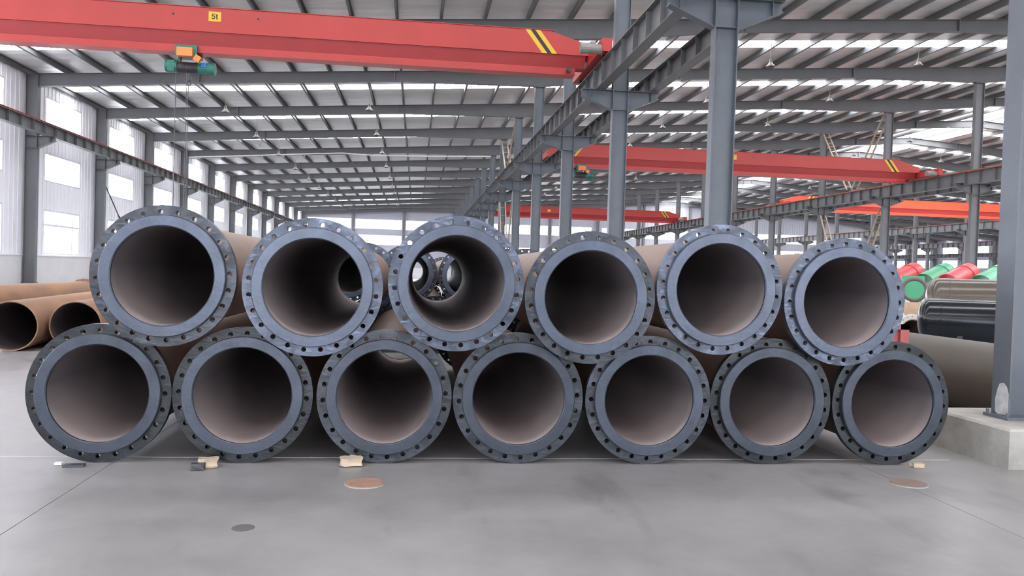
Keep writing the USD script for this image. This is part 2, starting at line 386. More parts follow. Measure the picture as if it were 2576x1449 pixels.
# far wall with strip windows between wind posts
wf = thing('wall_back', 'pale end wall far away with two long strips of bright windows', None, kind='structure')
obj('base_wall', bx(XW0, XB, Y_FAR - .04, Y_FAR + .2, 0, 1.19), BASEW, wf)
obj('cladding_panel', bx(XB - .1, XB, Y_FAR + .1, Y_EXT, 0, z_roof(XB)), PANEL, wf)
obj('cladding_panel', ext(Polygon([(XB, 0), (XW1, 0), (XW1, z_roof(XW1)), (XB, z_roof(XB))]), Y_EXT, Y_EXT + .1), ENDPANEL, wf)
bayn = ['left', 'second', 'third', 'fourth', 'fifth']
for b in range(4):
    x0, x1 = ROWS[b], ROWS[b + 1]
    if b == 0: x0 = XW0
    for s in range(3):
        xa, xb = x0 + (x1 - x0) * s / 3, x0 + (x1 - x0) * (s + 1) / 3
        ha, hb = xa + (.6 if s == 0 else .2), xb - (.6 if s == 2 else .2)
        if b == 0 and s == 2: hb = 1.45
        holes = [(ha, hb, 5.55, 6.72), (ha, hb) + ((3.72, 4.9), (2.9, 4.0), (3.5, 4.55), (3.72, 4.75))[b]]
        wall_bay(wf, 'y', Y_FAR, -1, xa, xb, 1.19, 8, holes, topfn=z_roof)
        for i, h in enumerate(holes):
            window('y', Y_FAR + .05, *h, cols=4, label='bright %s strip window in end wall of %s bay, %s from left' % (('upper', 'lower')[i], bayn[b], ordn[s]))
        if s:
            obj('wind_post', [bx(xa - .12, xa + .12, Y_FAR - .31, Y_FAR - .30, 0, z_raf(xa)), bx(xa - .12, xa + .12, Y_FAR - .06, Y_FAR - .05, 0, z_raf(xa)), bx(xa - .005, xa + .005, Y_FAR - .30, Y_FAR - .06, 0, z_raf(xa))], STEEL, wf)

# unseen wall behind the viewer; doorways and strip windows added to light the flanges
wb = thing('wall_front', 'end wall behind the viewer with added wide open doorways', None, kind='structure')
for b in range(5):
    x0, x1 = (XW0 if b == 0 else ROWS[b]), (XW1 if b == 4 else ROWS[b + 1])
    poly = Polygon([(x0, 0), (x1, 0)] + [(a, z_roof(a)) for a in np.linspace(x1, x0, 9)])
    xm = (x0 + x1) / 2
    poly = poly.difference(sbox(xm - 3.2, 0, xm + 3.2, 3.6))
    for h in ((x0 + .7, xm - .3, 5.0, 6.72), (xm + .3, x1 - .7, 5.0, 6.72)):
        poly = poly.difference(sbox(h[0], h[2], h[1], h[3]))
        window('y', Y_BACK - .05, *h, cols=4, label='added bright strip window in the unseen end wall behind the viewer')
    obj('cladding_panel', ext(poly, Y_BACK - .1, Y_BACK), PANEL, wb)

# ------------------------------------------------------------------ steel frame
def column_parts(t, d, w, zb, zt, m, plinth=.8, brackets=(1, -1), bz=5.12, half=.84, cap=True):
    """An H column whose web lies across the building; flanges face left and right."""
    h = d / 2
    obj('shaft', [bx(-h, -h + .014, -w / 2, w / 2, zb, zt), bx(h - .014, h, -w / 2, w / 2, zb, zt), bx(-h + .014, h - .014, -.006, .006, zb, zt)], m, t)
    obj('base_plate', [bx(-h - .035, h + .035, -w / 2 - .035, w / 2 + .035, zb - .0, zb + .022)] + [rod((sx * (h + .018), sy * (w / 2 + .012), zb + .01), (sx * (h + .018), sy * (w / 2 + .012), zb + .05), .010) for sx in (-1, 1) for sy in (-1, 1)], m, t)
    if plinth:
        p = plinth / 2; c = .015
        obj('plinth', [trimesh.convex.convex_hull(np.array([(sx * (p - a), sy * (p - a), z) for sx in (-1, 1) for sy in (-1, 1) for a, z in ((0, 0), (0, zb - c), (c, zb))]))], PLINTH, t, label='rough concrete plinth under the column')
    for s in brackets:
        L = half
        web = [(s * h, bz - .42), (s * L, bz - .14), (s * L, bz), (s * h, bz)]
        sh = lambda pl, y0, y1: ext(pl, y0, y1)
        up_ = [(s * h, bz - .012), (s * L, bz - .012), (s * L, bz), (s * h, bz)]
        lo = [(s * h, bz - .43), (s * L, bz - .15), (s * L, bz - .138), (s * h, bz - .418)]
        st = [(s * L * .80, bz - .20), (s * L * .80 + .012 * s, bz - .20), (s * L * .80 + .012 * s, bz), (s * L * .80, bz)]
        obj('bracket', [sh(web, -.006, .006), sh(up_, -w * .6, w * .6), sh(lo, -w * .5, w * .5), sh(st, -w * .45, w * .45)], m, t)
    obj('stiffener', [bx(-h + .014, h - .014, -w / 2 + .005, w / 2 - .005, z, z + .012) for z in (bz - .42, bz - .01, bz + .55)], m, t)
    if cap: obj('cap_plate', bx(-h - .05, h + .05, -w / 2 - .03, w / 2 + .03, zt - .02, zt), m, t)

D, Wd = .34, .17
DEPTH_E, DEPTH_M, DEPTH_W = .58, .36, .43
zc = {1: z_raf(4.24) - DEPTH_E, 2: z_raf(21.4) - DEPTH_E, 3: z_raf(38.6) - DEPTH_E, 4: z_raf(55.8) - DEPTH_E}
near = thing('steel_column', 'nearest blue grey steel column standing on a concrete plinth at the right edge', 'column', (4.25, 5.20, 0), group='steel columns of the right hand row')
column_parts(near, D, Wd, .26, zc[1] - .01, STEEL_NEAR, .86)
obj('paint_patch', ext_x([(-.082, .29), (.02, .285), (.045, .30), (.05, .38), (.03, .46), (.01, .50), (-.03, .51), (-.06, .485), (-.08, .44)], -D / 2 - .0012, -D / 2), mat('worn_white', (.50, .51, .52), .6, var=.2, scale=18.), near, label='white worn paint patch at the column foot')
row2 = None
for i, k in enumerate(range(-3, 12)):
    lab = 'grey steel column with crane brackets in the row right of the left bay, %s behind the nearest column' % ordn[i]
    if row2 is None:
        row2 = thing('steel_column', lab, 'column', (4.24, FY(k), 0), group='steel columns of the right hand row'); column_parts(row2, D, Wd, .26, zc[1] - .01, STEEL_NEAR)
    else: dup(row2, (4.24, FY(k), 0), label=lab)
for r, kk in ((2, range(0, 12)), (3, range(4, 12)), (4, range(8, 16))):
    src = None
    for i, k in enumerate(kk):
        lab = 'grey steel column with crane brackets in the %s row of columns, %s from the front' % (('third', 'fourth', 'fifth')[r - 2], ordn[i])
        if src is None:
            src = thing('steel_column', lab, 'column', (ROWS[r], FY(k), 0), group='steel columns of the %s row' % ('third', 'fourth', 'fifth')[r - 2]); column_parts(src, D, Wd, .26, zc[r] - .01, STEEL)
        else: dup(src, (ROWS[r], FY(k), 0), label=lab)
src = None
for i, k in enumerate(range(-1, 12)):
    lab = ('dark grey steel wall column with crane bracket on the left wall, %s from the front' % ordn[i - 1]) if i else 'grey steel wall column on the left wall just outside the picture'
    if src is None:
        src = thing('wall_column', lab, 'column', (-12.99, FY(k), 0), group='steel columns along the left wall'); column_parts(src, .38, .19, .26, z_raf(-13.0) - .02, STEEL, .7, brackets=(1,), bz=5.24, half=.75, cap=False)
    else: dup(src, (-12.99, FY(k), 0), label=lab)
src = None
for i, k in enumerate(range(11, 16)):
    lab = 'distant grey steel column on the right wall, %s from the near end' % ordn[i]
    if src is None:
        src = thing('wall_column', lab, 'column', (73.02, FY(k), 0), 0, group='steel columns along the right wall'); column_parts(src, .38, .19, .26, z_raf(73.05) - .02, STEEL, .7, brackets=(-1,), bz=4.80, half=.75, cap=False)
    else: dup(src, (73.02, FY(k), 0), label=lab)

def rafter_mesh(b):
    x0, x1 = ROWS[b], ROWS[b + 1]
    if b == 0: x0 = -12.80
    if b == 4: x1 = 72.84
    xs_ = np.unique(np.concatenate([np.linspace(x0, x1, 25), [RIDGE] if x0 < RIDGE < x1 else []]))
    def depth(x):
        dl, dr = (DEPTH_W if b == 0 else DEPTH_E), (DEPTH_W if b == 4 else DEPTH_E)
        return max(DEPTH_M + (dl - DEPTH_M) * max(0, 1 - (x - x0) / 5.0), DEPTH_M + (dr - DEPTH_M) * max(0, 1 - (x1 - x) / 5.0))
    top = [(x, z_raf(x)) for x in xs_]; bot = [(x, z_raf(x) - depth(x)) for x in xs_]
    strip = lambda pts, t: Polygon(pts + [(x, z + t) for x, z in pts[::-1]])
    return [ext(Polygon(top + bot[::-1]), -.005, .005), ext(strip(top, -.012), -.10, .10), ext(strip(bot, .012), -.10, .10)], depth, x0, x1
rgroups = ['roof rafters over the left bay', 'roof rafters over the second bay', 'roof rafters over the third bay', 'roof rafters over the fourth bay', 'roof rafters over the fifth bay']
kfirst = [-1, -2, 0, 4, 7]
for b in range(5):
    src = None
    for i, k in enumerate(range(kfirst[b], 16 if b == 4 else 12)):
        lab = 'grey steel roof rafter spanning the %s bay, %s from the front' % (bayn[b], ordn[i])
        if src is None:
            src = thing('roof_rafter', lab, 'roof beam', (0, FY(k), 0), group=rgroups[b])
            ms, dep, xa, xb = rafter_mesh(b)
            obj('web_beam', ms, STEEL, src)
            for x in np.arange(xa + 1.3, xb - 1, 2.485):
                zt = z_raf(x)
                obj('fly_brace', bar((x, .45, zt + .02), (x, .02, zt - dep(x) + .03), .03, .03), STEEL, src)
            for x in [xa + 5.2, xb - 5.2] + ([RIDGE] if b == 2 else []):
                obj('splice_plate', [bx(x - .02, x + .02, -.10, .10, z_raf(x) - dep(x) + .01, z_raf(x) - .01)], STEEL, src)
        else: dup(src, (0, FY(k), 0), label=lab)

# runway girders
def girder(x, y0, y1, top, h, bw, lab, railmat, near_range, off=0., tie=True, rail_h=.045, rail_w=.05):
    t = thing('runway_girder', lab, 'crane rail girder', (x, y0, top - h), group='crane runway girders')
    L = y1 - y0
    obj('beam', [bx(-bw / 2, bw / 2, 0, L, 0, .014), bx(-bw / 2, bw / 2, 0, L, h - .014, h), bx(-.005, .005, 0, L, .014, h - .014)], STEEL, t)
    obj('rail', [bx(-rail_w / 2, rail_w / 2, 0, L, h, h + .012), bx(-.012, .012, 0, L, h + .012, h + rail_h - .012), bx(-rail_w / 2 * .8, rail_w / 2 * .8, 0, L, h + rail_h - .012, h + rail_h)], railmat, t)
    rest, y = [], .4
    while y < L:
        s = [bx(-bw / 2 + .012, bw / 2 - .012, y - .008, y + .008, .014, h - .014)]
        if near_range[0] <= y0 + y <= near_range[1]: obj('stiffener', s, STEEL, t)
        else: rest += s
        y += .82
    if rest: obj('stiffener_row', rest, STEEL, t, kind='stuff')
    return t
girder(-12.42, 20.0, Y_FAR - .2, RAIL_Z - .026, .38, .22, 'grey crane rail girder with red rail along the left wall', RAILM, (26, 50), rail_h=.07, rail_w=.08)
girder(3.80, 8.0, Y_FAR - .2, RAIL_Z, .50, .22, 'long grey crane rail girder on the left side of the nearest column row', RAILD, (9, 34))
girder(4.96, 8.0, Y_FAR - .2, RAIL_Z - .11, .39, .22, 'grey crane rail girder behind the nearest column row', RAILD, (10, 24))
girder(20.84, 26.0, Y_FAR - .2, RAIL_Z - .11, .50, .22, 'grey crane rail girder with bright orange rail on the third column row', mat('rail_orange', (.75, .14, .04), .6), (27, 62), rail_w=.10)
girder(21.96, 26.0, Y_FAR - .2, RAIL_Z - .11, .50, .22, 'grey crane rail girder behind the orange railed girder', RAILM, (0, 0))
girder(38.04, 47.0, Y_FAR - .2, RAIL_Z - .11, .50, .22, 'pale grey crane rail girder on the fourth column row', RAILM, (48, 62))
girder(55.24, 72.0, Y_FAR - .2, RAIL_Z - .11, .45, .22, 'pale distant crane rail girder on the fifth column row', RAILM, (0, 0))
girder(72.4, 92.0, Y_EXT - .2, 5.34, .48, .22, 'distant dark crane rail girder along the right wall between its window rows', RAILM, (0, 0))

# laced diagonal braces
def laced(name, lab, a, b, side, grp):
    t = thing(name, lab, 'brace', a, group=grp)
    a, b = np.array(a, float), np.array(b, float); d = b - a; L = np.linalg.norm(d)
    for s in (-1, 1):
        o = np.array([s * .14, 0, 0])
        obj('angle_bar', bar(o, d + o, .06, .06), YSTEEL, t)
    for q in np.linspace(.06, .94, int(L / .45)):
        obj('lacing_bar', bar(d * q + [-.14, 0, 0], d * q + [.14, 0, 0], .05, .02), YSTEEL, t)
    return t
for x, rn, zt in ((4.24, 'nearest column row', 7.75), (21.4, 'third column row', 8.95)):
    for (ya, yb, za, zb, lv, sd) in ((FY(2) - .2, FY(1.5) + .22, zt, 5.75, 'upper', 'far'), (FY(1) + .2, FY(1.5) - .22, zt, 5.75, 'upper', 'near'), (FY(2) - .2, FY(1.5) + .22, 4.65, .05, 'lower', 'far'), (FY(1) + .2, FY(1.5) - .22, 4.65, .05, 'lower', 'near')):
        laced('diagonal_brace', '%s laced diagonal brace in the %s, %s arm of the V' % (lv, rn, sd), (x, ya, za), (x, yb, zb), 1, 'laced diagonal braces')
t = thing('wall_brace_rod', 'thin dark diagonal brace rod below the second middle window of the left wall', 'brace', (-13.0, 35.3, 4.5)); 
obj('rod', rod((0, 0, 0), (0, 5.4, -4.0), .025), DARKM, t); obj('turnbuckle', rod((0, 2.0, -1.48), (0, 2.35, -1.74), .045), DARKM, t)

# ------------------------------------------------------------------ overhead cranes
def crane(name, lab, xa, xb, y, body, shelf, stripe_at=(), sign=None, holes=(), box_right=True, hw=.24, zoff=0.):
    """A single girder bridge: upper box, sloping shelf, bottom flange and end carriages on the rails."""
    zb = 5.50 + zoff; L = xb - xa
    t = thing(name, lab, 'overhead crane', (xa, y, zb), group='red bridge cranes')
    z1, z2, z3, z4 = 0, .15, .42, .915
    tp = 1.0
    box_ = [(0.05, z3), (L - .05, z3), (L - .05, z3 + .22), (L - tp, z4), (tp, z4), (0.05, z3 + .22)]
    obj('box_girder', [ext(box_, -hw, hw), ext([(tp - .1, z4), (L - tp + .1, z4), (L - tp + .1, z4 + .012), (tp - .1, z4 + .012)], -hw - .02, hw + .02)], body, t)
    sec = [(-.205, z3), (.205, z3), (.13, z2), (-.13, z2)]
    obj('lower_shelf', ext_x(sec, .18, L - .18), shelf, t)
    obj('bottom_beam', [bx(.40, L - .40, -.16, .16, z1 + .012, z2), bx(.40, L - .40, -.175, .175, z1, z1 + .014)], body, t)
    for s, xe in ((-1, 0.), (1, L)):
        x0, x1 = xe - .13, xe + .13
        obj('end_carriage', [bx(x0, x1, -1.35, 1.5, .215, .45)], body, t)
        for yy in (-1.2, 1.2): obj('wheel', moved(trimesh.creation.cylinder(radius=.09, height=.08, sections=20, transform=trimesh.transformations.rotation_matrix(np.pi / 2, [0, 1, 0])), (xe, yy, .260)), DARKM, t)
        obj('gear_box', [bx(xe - .12, xe + .08, -1.60, -1.30, .175, .44)], body, t)
        obj('travel_motor', [rod((xe - s * .10, -1.46, .24), (xe - s * .40, -1.46, .24), .10, 16), rod((xe - s * .36, -1.46, .24), (xe - s * .55, -1.46, .24), .112, 16), bx(xe - s * .30 - .06, xe - s * .30 + .06, -1.52, -1.40, .30, .37)], GREYM, t)
        obj('buffer', [rod((xe - s * .55, -.20, .09), (xe - s * .55, -.30, .09), .05, 12)], DARKM, t)
    for sx, dirn in stripe_at:
        for q, m in ((0, YEL), (.115, BLACK), (.215, YEL)):
            x0 = sx - xa + q * dirn; w = (.115 if m is YEL else .10) * dirn; sl = .38 * dirn
            pts = [(x0, z4 - .003), (x0 + w, z4 - .003), (x0 + w + sl, z3 + .004), (x0 + sl, z3 + .004)]
            obj('hazard_stripe', ext(pts, -hw - .004, -hw), m, t)
    if sign is not None:
        sx, sz, text = sign
        sg = obj('load_sign', bx(sx - xa - .125, sx - xa + .125, -hw - .008, -hw, sz - zb - .10, sz - zb + .10), YEL, t, label='yellow load sign reading %s' % text if text else 'yellow load sign')
        if text:
            tm = meshkit.text_mesh(text, .105, .002, bold=True); v = tm.vertices.copy(); w = v[:, 0].max() - v[:, 0].min()
            tm.vertices = np.stack([v[:, 0] - v[:, 0].min() - w / 2 + sx - xa, -hw - .0085 - v[:, 2], v[:, 1] - .052 + sz - zb], 1)
            obj('lettering', tm, BLACK, sg)
    for hx, hz in holes:
        obj('bolt_hole', rod((hx - xa, -hw - .004, hz - zb), (hx - xa, -hw + .0, hz - zb), .022, 14), BLACK, t)
    return t
YC1 = 17.7
crane('overhead_crane', 'nearest red overhead crane across the top left with 5t sign', -12.42, 3.72, YC1, RED, REDD, stripe_at=[(2.19, 1), (-10.9, -1)], sign=(-4.28, 6.24, '5t'), holes=[(-5.11, 6.245), (-3.41, 6.245)])
crane('overhead_crane', 'red overhead crane in the second bay behind the grey columns', 4.96, 20.84, 32.0, RED, REDD, zoff=-.11, stripe_at=[(19.2, 1), (6.55, -1)], sign=(12.69, 6.09, ''), holes=[(13.52, 6.12)])
crane('overhead_crane', 'distant red overhead crane low above the pipes in the second bay', 4.96, 20.84, 63.0, RED, REDD, zoff=-.11, stripe_at=[(19.2, 1), (6.55, -1)], sign=(10.2, 6.0, ''))
crane('overhead_crane', 'orange red overhead crane in the third bay at the right edge', 21.96, 38.04, 47.2, ORANGE, RED, zoff=-.11, stripe_at=[(24.0, -1)], holes=[(29.2, 5.95)])

def hoist(lab, x, y, zt, rope_to, grp='electric hoists under the cranes'):
    t = thing('electric_hoist', lab, 'hoist', (x, y, zt), group=grp)
    R = lambda a, b, r, n=20: rod(a, b, r, n)
    for sy in (-1, 1):
        obj('trolley_plate', bx(-.22, .22, min(sy * .20, sy * .235), max(sy * .20, sy * .235), -.07, .13), GREEN, t)
        for sx in (-1, 1): obj('trolley_wheel', R((sx * .13, sy * .178, .06), (sx * .13, sy * .199, .06), .06), DARKM, t)
    obj('hanger_frame', [bx(-.20, .20, -.20, .20, -.07, -.04), bx(-.20, -.16, -.06, .06, -.22, -.06), bx(.16, .20, -.06, .06, -.22, -.06)], DARKM, t)
    obj('control_box', bx(-.155, .155, -.36, -.22, -.125, .05), ORNG, t, label='orange control box')
    obj('cable_box', roty(bx(-.065, .065, -.30, -.20, -.065, .065), 30).apply_translation((.235, 0, -.15)), ORNG, t)
    obj('drum', [R((-.22, 0, -.285), (.20, 0, -.285), .105)] + [R((q, 0, -.285), (q + .012, 0, -.285), .112) for q in np.arange(-.20, .18, .03)], DARKM, t)
    obj('gear_case', [R((-.46, 0, -.27), (-.22, 0, -.27), .125), bx(-.40, -.26, -.12, .12, -.385, -.17)], GREEN, t)
    obj('hoist_motor', [R((.20, 0, -.285), (.40, 0, -.285), .11), R((.40, 0, -.29), (.53, 0, -.29), .13)], GREEN, t)
    obj('name_plate', ext([(.27, -.29), (.38, -.29), (.38, -.20), (.27, -.20)], -.125, -.112), BLUE, t)
    obj('rope', [R((-.02, -.02, -.36), (-.02, -.02, -.46), .008, 6), R((.03, .02, -.36), (.03, .02, -.46), .008, 6)], ROPE, t)
    obj('hook_block', [bx(-.045, .055, -.05, .05, -.54, -.45), R((.005, 0, -.54), (.005, 0, -.575), .02), trimesh.creation.torus(.04, .012, 16, 8).apply_transform(trimesh.transformations.rotation_matrix(np.pi / 2, [1, 0, 0])).apply_translation((.005, 0, -.61))], DARKM, t)
    obj('pendant_cable', [R((-.23, -.1, -.30), (-.23, -.1, rope_to), .008, 6), R((.0, -.15, -.45), (0, -.15, rope_to + .3), .007, 6), R((.035, -.15, -.45), (.035, -.15, rope_to + .3), .007, 6)], ROPE, t)
    return t
hoist('green electric hoist with orange box hanging under the nearest red crane', -4.84, YC1, 5.50, -3.6)
hoist('green electric hoist with orange box under the second red crane', 6.42, 32.0, 5.39, -1.2)

# pendant lamps
def lamp(loc, lab, drop):
    t = thing('pendant_lamp', lab, 'lamp', loc, group='pendant high bay lamps')
    obj('suspension_rod', rod((0, 0, .23), (0, 0, drop), .009, 8), GREYM, t)
    obj('lamp_housing', lathe([(.0, .24), (.04, .24), (.05, .20), (.05, .13), (0, .13)], 20, 'z'), GREYM, t, smooth=40)
    obj('lamp_shade', lathe([(.048, .145), (.075, .09), (.155, 0), (.158, -.02), (.15, -.02), (.068, .085), (.04, .14)], 28, 'z'), LAMPM, t, smooth=40)
    return t
LAMPM = mat('lamp_shade_grey', (.16, .15, .145), .5)
lsrc = {}
lamps = []
for bi, (bn, xx) in enumerate((('left row of the left bay', -7.4), ('right row of the left bay', -2.0), ('left row of the second bay', 11.6), ('right row of the second bay', 16.9), ('left row of the third bay', 28.2), ('right row of the third bay', 34.3))):
    kk = {0: range(1, 10), 1: range(1, 10), 2: range(0, 9), 3: range(0, 8), 4: range(2, 8), 5: range(3, 8)}[bi]
    for i, k in enumerate(kk):
        zs = z_raf(xx) - (.62 if xx < 5 else .48) - .15
        lab = 'grey conical pendant lamp in the %s, %s from the front' % (bn, ordn[i])
        loc = (xx, FY(k) - 3.0, zs)
        if bi not in lsrc: lsrc[bi] = lamp(loc, lab, z_roof(xx) - zs + .002)
        else: dup(lsrc[bi], loc, label=lab)

# white conduit slung under a rafter of the left bay
pts = [(-12.7, 6.92), (-9.99, 7.12), (-5.67, 7.46), (-4.31, 7.55), (-2.58, 7.50), (0.5, 7.60), (4.1, 7.76)]
cy = FY(3) - .35
t = thing('conduit_pipe', 'thin white conduit pipe slung across the left bay under a rafter', 'pipe', (0, cy, 0))
obj('tube', [rod((a[0], 0, a[1]), (b[0], 0, b[1]), .035, 10) for a, b in zip(pts[:-1], pts[1:])] + [moved(trimesh.creation.icosphere(1, .037), (a[0], 0, a[1])) for a in pts[1:-1]], WHITE, t, smooth=50)
obj('hanger', [rod((x, 0, z), (x, .25, z_raf(x) - .1), .008, 6) for x, z in pts[1:-1]], GREYM, t)

# ------------------------------------------------------------------ flanged pipes
R_F, R_C, R_B, R_O, R_I = .4014, .346, .2815, .315, .290
THK = .048
def flange_mesh(R, rin, y0, y1, nh, rh, hole_r, phase):
    p = Point(0, 0).buffer(R, 48).difference(Point(0, 0).buffer(rin, 48))
    for i in range(nh):
        a = 2 * math.pi * (i + phase) / nh
        p = p.difference(Point(rh * math.cos(a), rh * math.sin(a)).buffer(hole_r, 4))
    return ext(p, y0, y1)
def flanged_pipe(lab, x, y, z, L, grp, phase=.5, tilt=0., detail=True, yaw=0., rear=True, tone='m'):
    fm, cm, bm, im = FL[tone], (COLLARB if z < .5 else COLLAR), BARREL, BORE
    t = thing('flanged_pipe', lab, 'steel pipe', (x, y, z - R_F), yaw, group=grp)
    up_ = (0, 0, R_F)
    obj('flange', moved(flange_mesh(R_F, R_O + .002, .030, .030 + THK, 24, .3645, .0145, phase), up_), fm, t, label='dark bolted flange ring with a circle of bolt holes')
    c = .004
    obj('collar', moved(lathe([(R_B, .006), (R_B + .006, 0), (R_C - c, 0), (R_C, c), (R_C, .0295), (R_O + .001, .0295), (R_O + .001, .14), (R_I + .001, .14), (R_I + .001, .02), (R_B, .02)], 96), up_), cm, t, smooth=40, label='lighter blue grey raised face')
    obj('barrel', moved(lathe([(R_O, .142), (R_O, L - .02), (R_I, L - .02), (R_I, .142)], 96), up_), bm, t, smooth=40)
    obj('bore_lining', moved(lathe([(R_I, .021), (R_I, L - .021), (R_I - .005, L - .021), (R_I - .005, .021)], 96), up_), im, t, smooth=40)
    if rear:
        obj('flange', moved(flange_mesh(R_F, R_O + .001, L - .08, L - .08 + THK, 24, .3645, .0145, phase), up_), fm, t)
        obj('collar', moved(lathe([(R_B, L - .0195), (R_C, L - .0195), (R_C, L + .012), (R_B, L + .012)], 96), up_), cm, t, smooth=40)
    return t
LP = 4.56
TOP = [(-1.424, 4.765, 1.090), (-.593, 4.770, 1.049), (.239, 4.762, 1.095), (1.050, 4.770, 1.034), (1.860, 4.765, 1.105), (2.687, 4.785, 1.049)]
BOT = [(-1.797, 4.851), (-.990, 4.845), (-.167, 4.850), (.644, 4.856), (1.462, 4.850), (2.266, 4.858), (3.077, 4.850)]
tl = ['leftmost flanged pipe of the upper row, paper scrap inside its bore', 'second flanged pipe from left in the upper row', 'third flanged pipe from left in the upper row, open through to the pipes behind', 'fourth flanged pipe from left in the upper row', 'fifth flanged pipe from left in the upper row, the highest', 'rightmost flanged pipe of the upper row']
bl = ['leftmost flanged pipe of the bottom row on the floor', 'second flanged pipe from left in the bottom row', 'third flanged pipe from left in the bottom row, beside the rusty floor cover', 'fourth and middle flanged pipe of the bottom row', 'fifth flanged pipe from left in the bottom row', 'sixth flanged pipe from left in the bottom row', 'rightmost flanged pipe of the bottom row beside the concrete plinth']
prng = random.Random(3)
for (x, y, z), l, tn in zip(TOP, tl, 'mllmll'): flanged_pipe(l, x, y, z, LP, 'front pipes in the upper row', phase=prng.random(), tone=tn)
for (x, y), l, tn in zip(BOT, bl, 'ddmmmdd'): flanged_pipe(l, x, y + .02, R_F, LP, 'front pipes in the bottom row', phase=prng.random(), tone=tn)  # darker flange tones: paint differences plus shade of the low row put into colour
# the second stack behind, seen through the open pipes
for i, x in enumerate((-.92, -.11, .70, 1.51)):
    flanged_pipe('upper row pipe of the second stack behind, %s from left' % ordn[i], x, 11.10, 1.095, 11.0, 'pipes of the second stack', phase=prng.random())
for i, x in enumerate((-.515, .295, 1.105)):
    flanged_pipe('lower row pipe of the second stack behind, %s from left' % ordn[i], x, 11.22, R_F, 11.0, 'pipes of the second stack', phase=prng.random())

# ------------------------------------------------------------------ rusty pipes on the left
def plain_pipe(name, lab, loc, yaw, R, L, mo, mi, wall=.014, grp=None, endf=None):
    t = thing(name, lab, 'steel pipe', loc, yaw, group=grp)
    obj('barrel', moved(tube_mesh(R, R - wall, 0, L), (0, 0, R)), mo, t, smooth=40)
    obj('bore_lining', moved(lathe([(R - wall - .0005, .006), (R - wall - .0005, L - .006), (R - wall - .004, L - .006), (R - wall - .004, .006)], 72), (0, 0, R)), mi, t, smooth=40)
    if endf:
        obj('end_flange', moved(flange_mesh(R + .06, R + .0005, L - .06, L - .02, 20, R + .033, .012, .3), (0, 0, R)), mo, t)
    return t
plain_pipe('rusty_pipe', 'rusty steel pipe with open end at the left edge of the picture', (-4.93, 10.58, 0), 6.6, .31, 8.5, RUST, RUSTIN, grp='rusty pipes on the left')
plain_pipe('rusty_pipe', 'rusty steel pipe with dark open end just left of the flanged pipes', (-4.30, 10.90, 0), 6.6, .31, 8.0, RUST, RUSTIN, grp='rusty pipes on the left')
plain_pipe('rusty_pipe', 'orange rusty pipe lying behind the two open ended ones, flange at its far end', (-7.85, 10.0, 0), 0, .31, 10.4, RUST, RUSTIN, grp='rusty pipes on the left', endf=True)

# ------------------------------------------------------------------ things on the right
plain_pipe('large_pipe', 'big olive brown steel pipe on the floor behind the nearest column', (5.15, 3.6, 0), 0, .333, 6.4, OLIVE, RUSTIN)
def tank(lab, loc, yaw, R, L, m, base):
    t = thing('tank', lab, 'tank', loc, yaw)
    prof = [(0, -.55 * R)] + [(R * math.sin(a), -.55 * R * math.cos(a) ** .8) for a in np.linspace(.15, 1.45, 10)] + [(R, .0), (R, L), (0, L)]
    obj('shell', moved(lathe(prof, 72), (0, 0, R + base)), m, t, smooth=35)
    for q in (.12, L * .55): obj('weld_seam', moved(lathe([(R - .003, q), (R + .004, q + .003), (R + .004, q + .015), (R - .003, q + .018)], 72), (0, 0, R + base)), m, t)
    for q in (.35, L - .35):
        obj('trestle', [bx(-R * .8, -R * .8 + .06, q - .03, q + .03, 0, base + .1), bx(R * .8 - .06, R * .8, q - .03, q + .03, 0, base + .1), bx(-R * .8, R * .8, q - .03, q + .03, base - .06, base + .005)], DARKM, t)
    return t
tank('glossy black tank raised behind the olive pipe on the right', (6.60, 9.72, 0), -128, .275, 2.4, BLACKT, .445)
tank('glossy olive brown tank raised behind the black tank', (7.80, 11.30, 0), -123, .354, 2.6, OLIVET, .566)
def white_flange_pipe(lab, x, y, R=.37):
    t = thing('white_flange_pipe', lab, 'steel pipe', (x, y, 0), 0, group='pipes with white flanges')
    obj('flange', moved(flange_mesh(R, R * .74, 0, .035, 20, R * .88, .013, .25), (0, 0, R)), WFLAN, t, label='white painted flange with bolt holes')
    obj('barrel', moved(tube_mesh(R * .738, R * .69, .001, 2.6), (0, 0, R)), TANP, t, smooth=40)
    obj('bore_lining', moved(lathe([(R * .689, .01), (R * .689, 2.59), (R * .675, 2.59), (R * .675, .01)], 64), (0, 0, R)), RUSTIN, t, smooth=40)
white_flange_pipe('pipe with white bolted flange in front, left of the black tank', 8.56, 13.07, .325)
white_flange_pipe('pipe with white bolted flange, half hidden behind the rightmost upper pipe', 9.9, 15.94)
plain_pipe('tan_pipe', 'tan brown pipe lying behind the white flanged pipes', (12.6, 21.15, 0), -93, .33, 1.9, TANP, RUSTIN)
# red steel stand
t = thing('steel_stand', 'faded red steel channel stand against the olive pipe', 'stand', (4.40, 6.98, 0))
obj('post', [bx(.02, .105, -.05, .05, 0, .80), bx(-.11, -.05, -.05, .05, 0, .80)], PINKR, t)
obj('head_plate', [bx(-.11, .105, -.05, .05, .755, .80), bx(-.05, .02, -.02, .02, .0, .755)], PINKR, t)
obj('foot_plate', bx(-.14, .14, -.09, .09, 0, .015), PINKR, t)
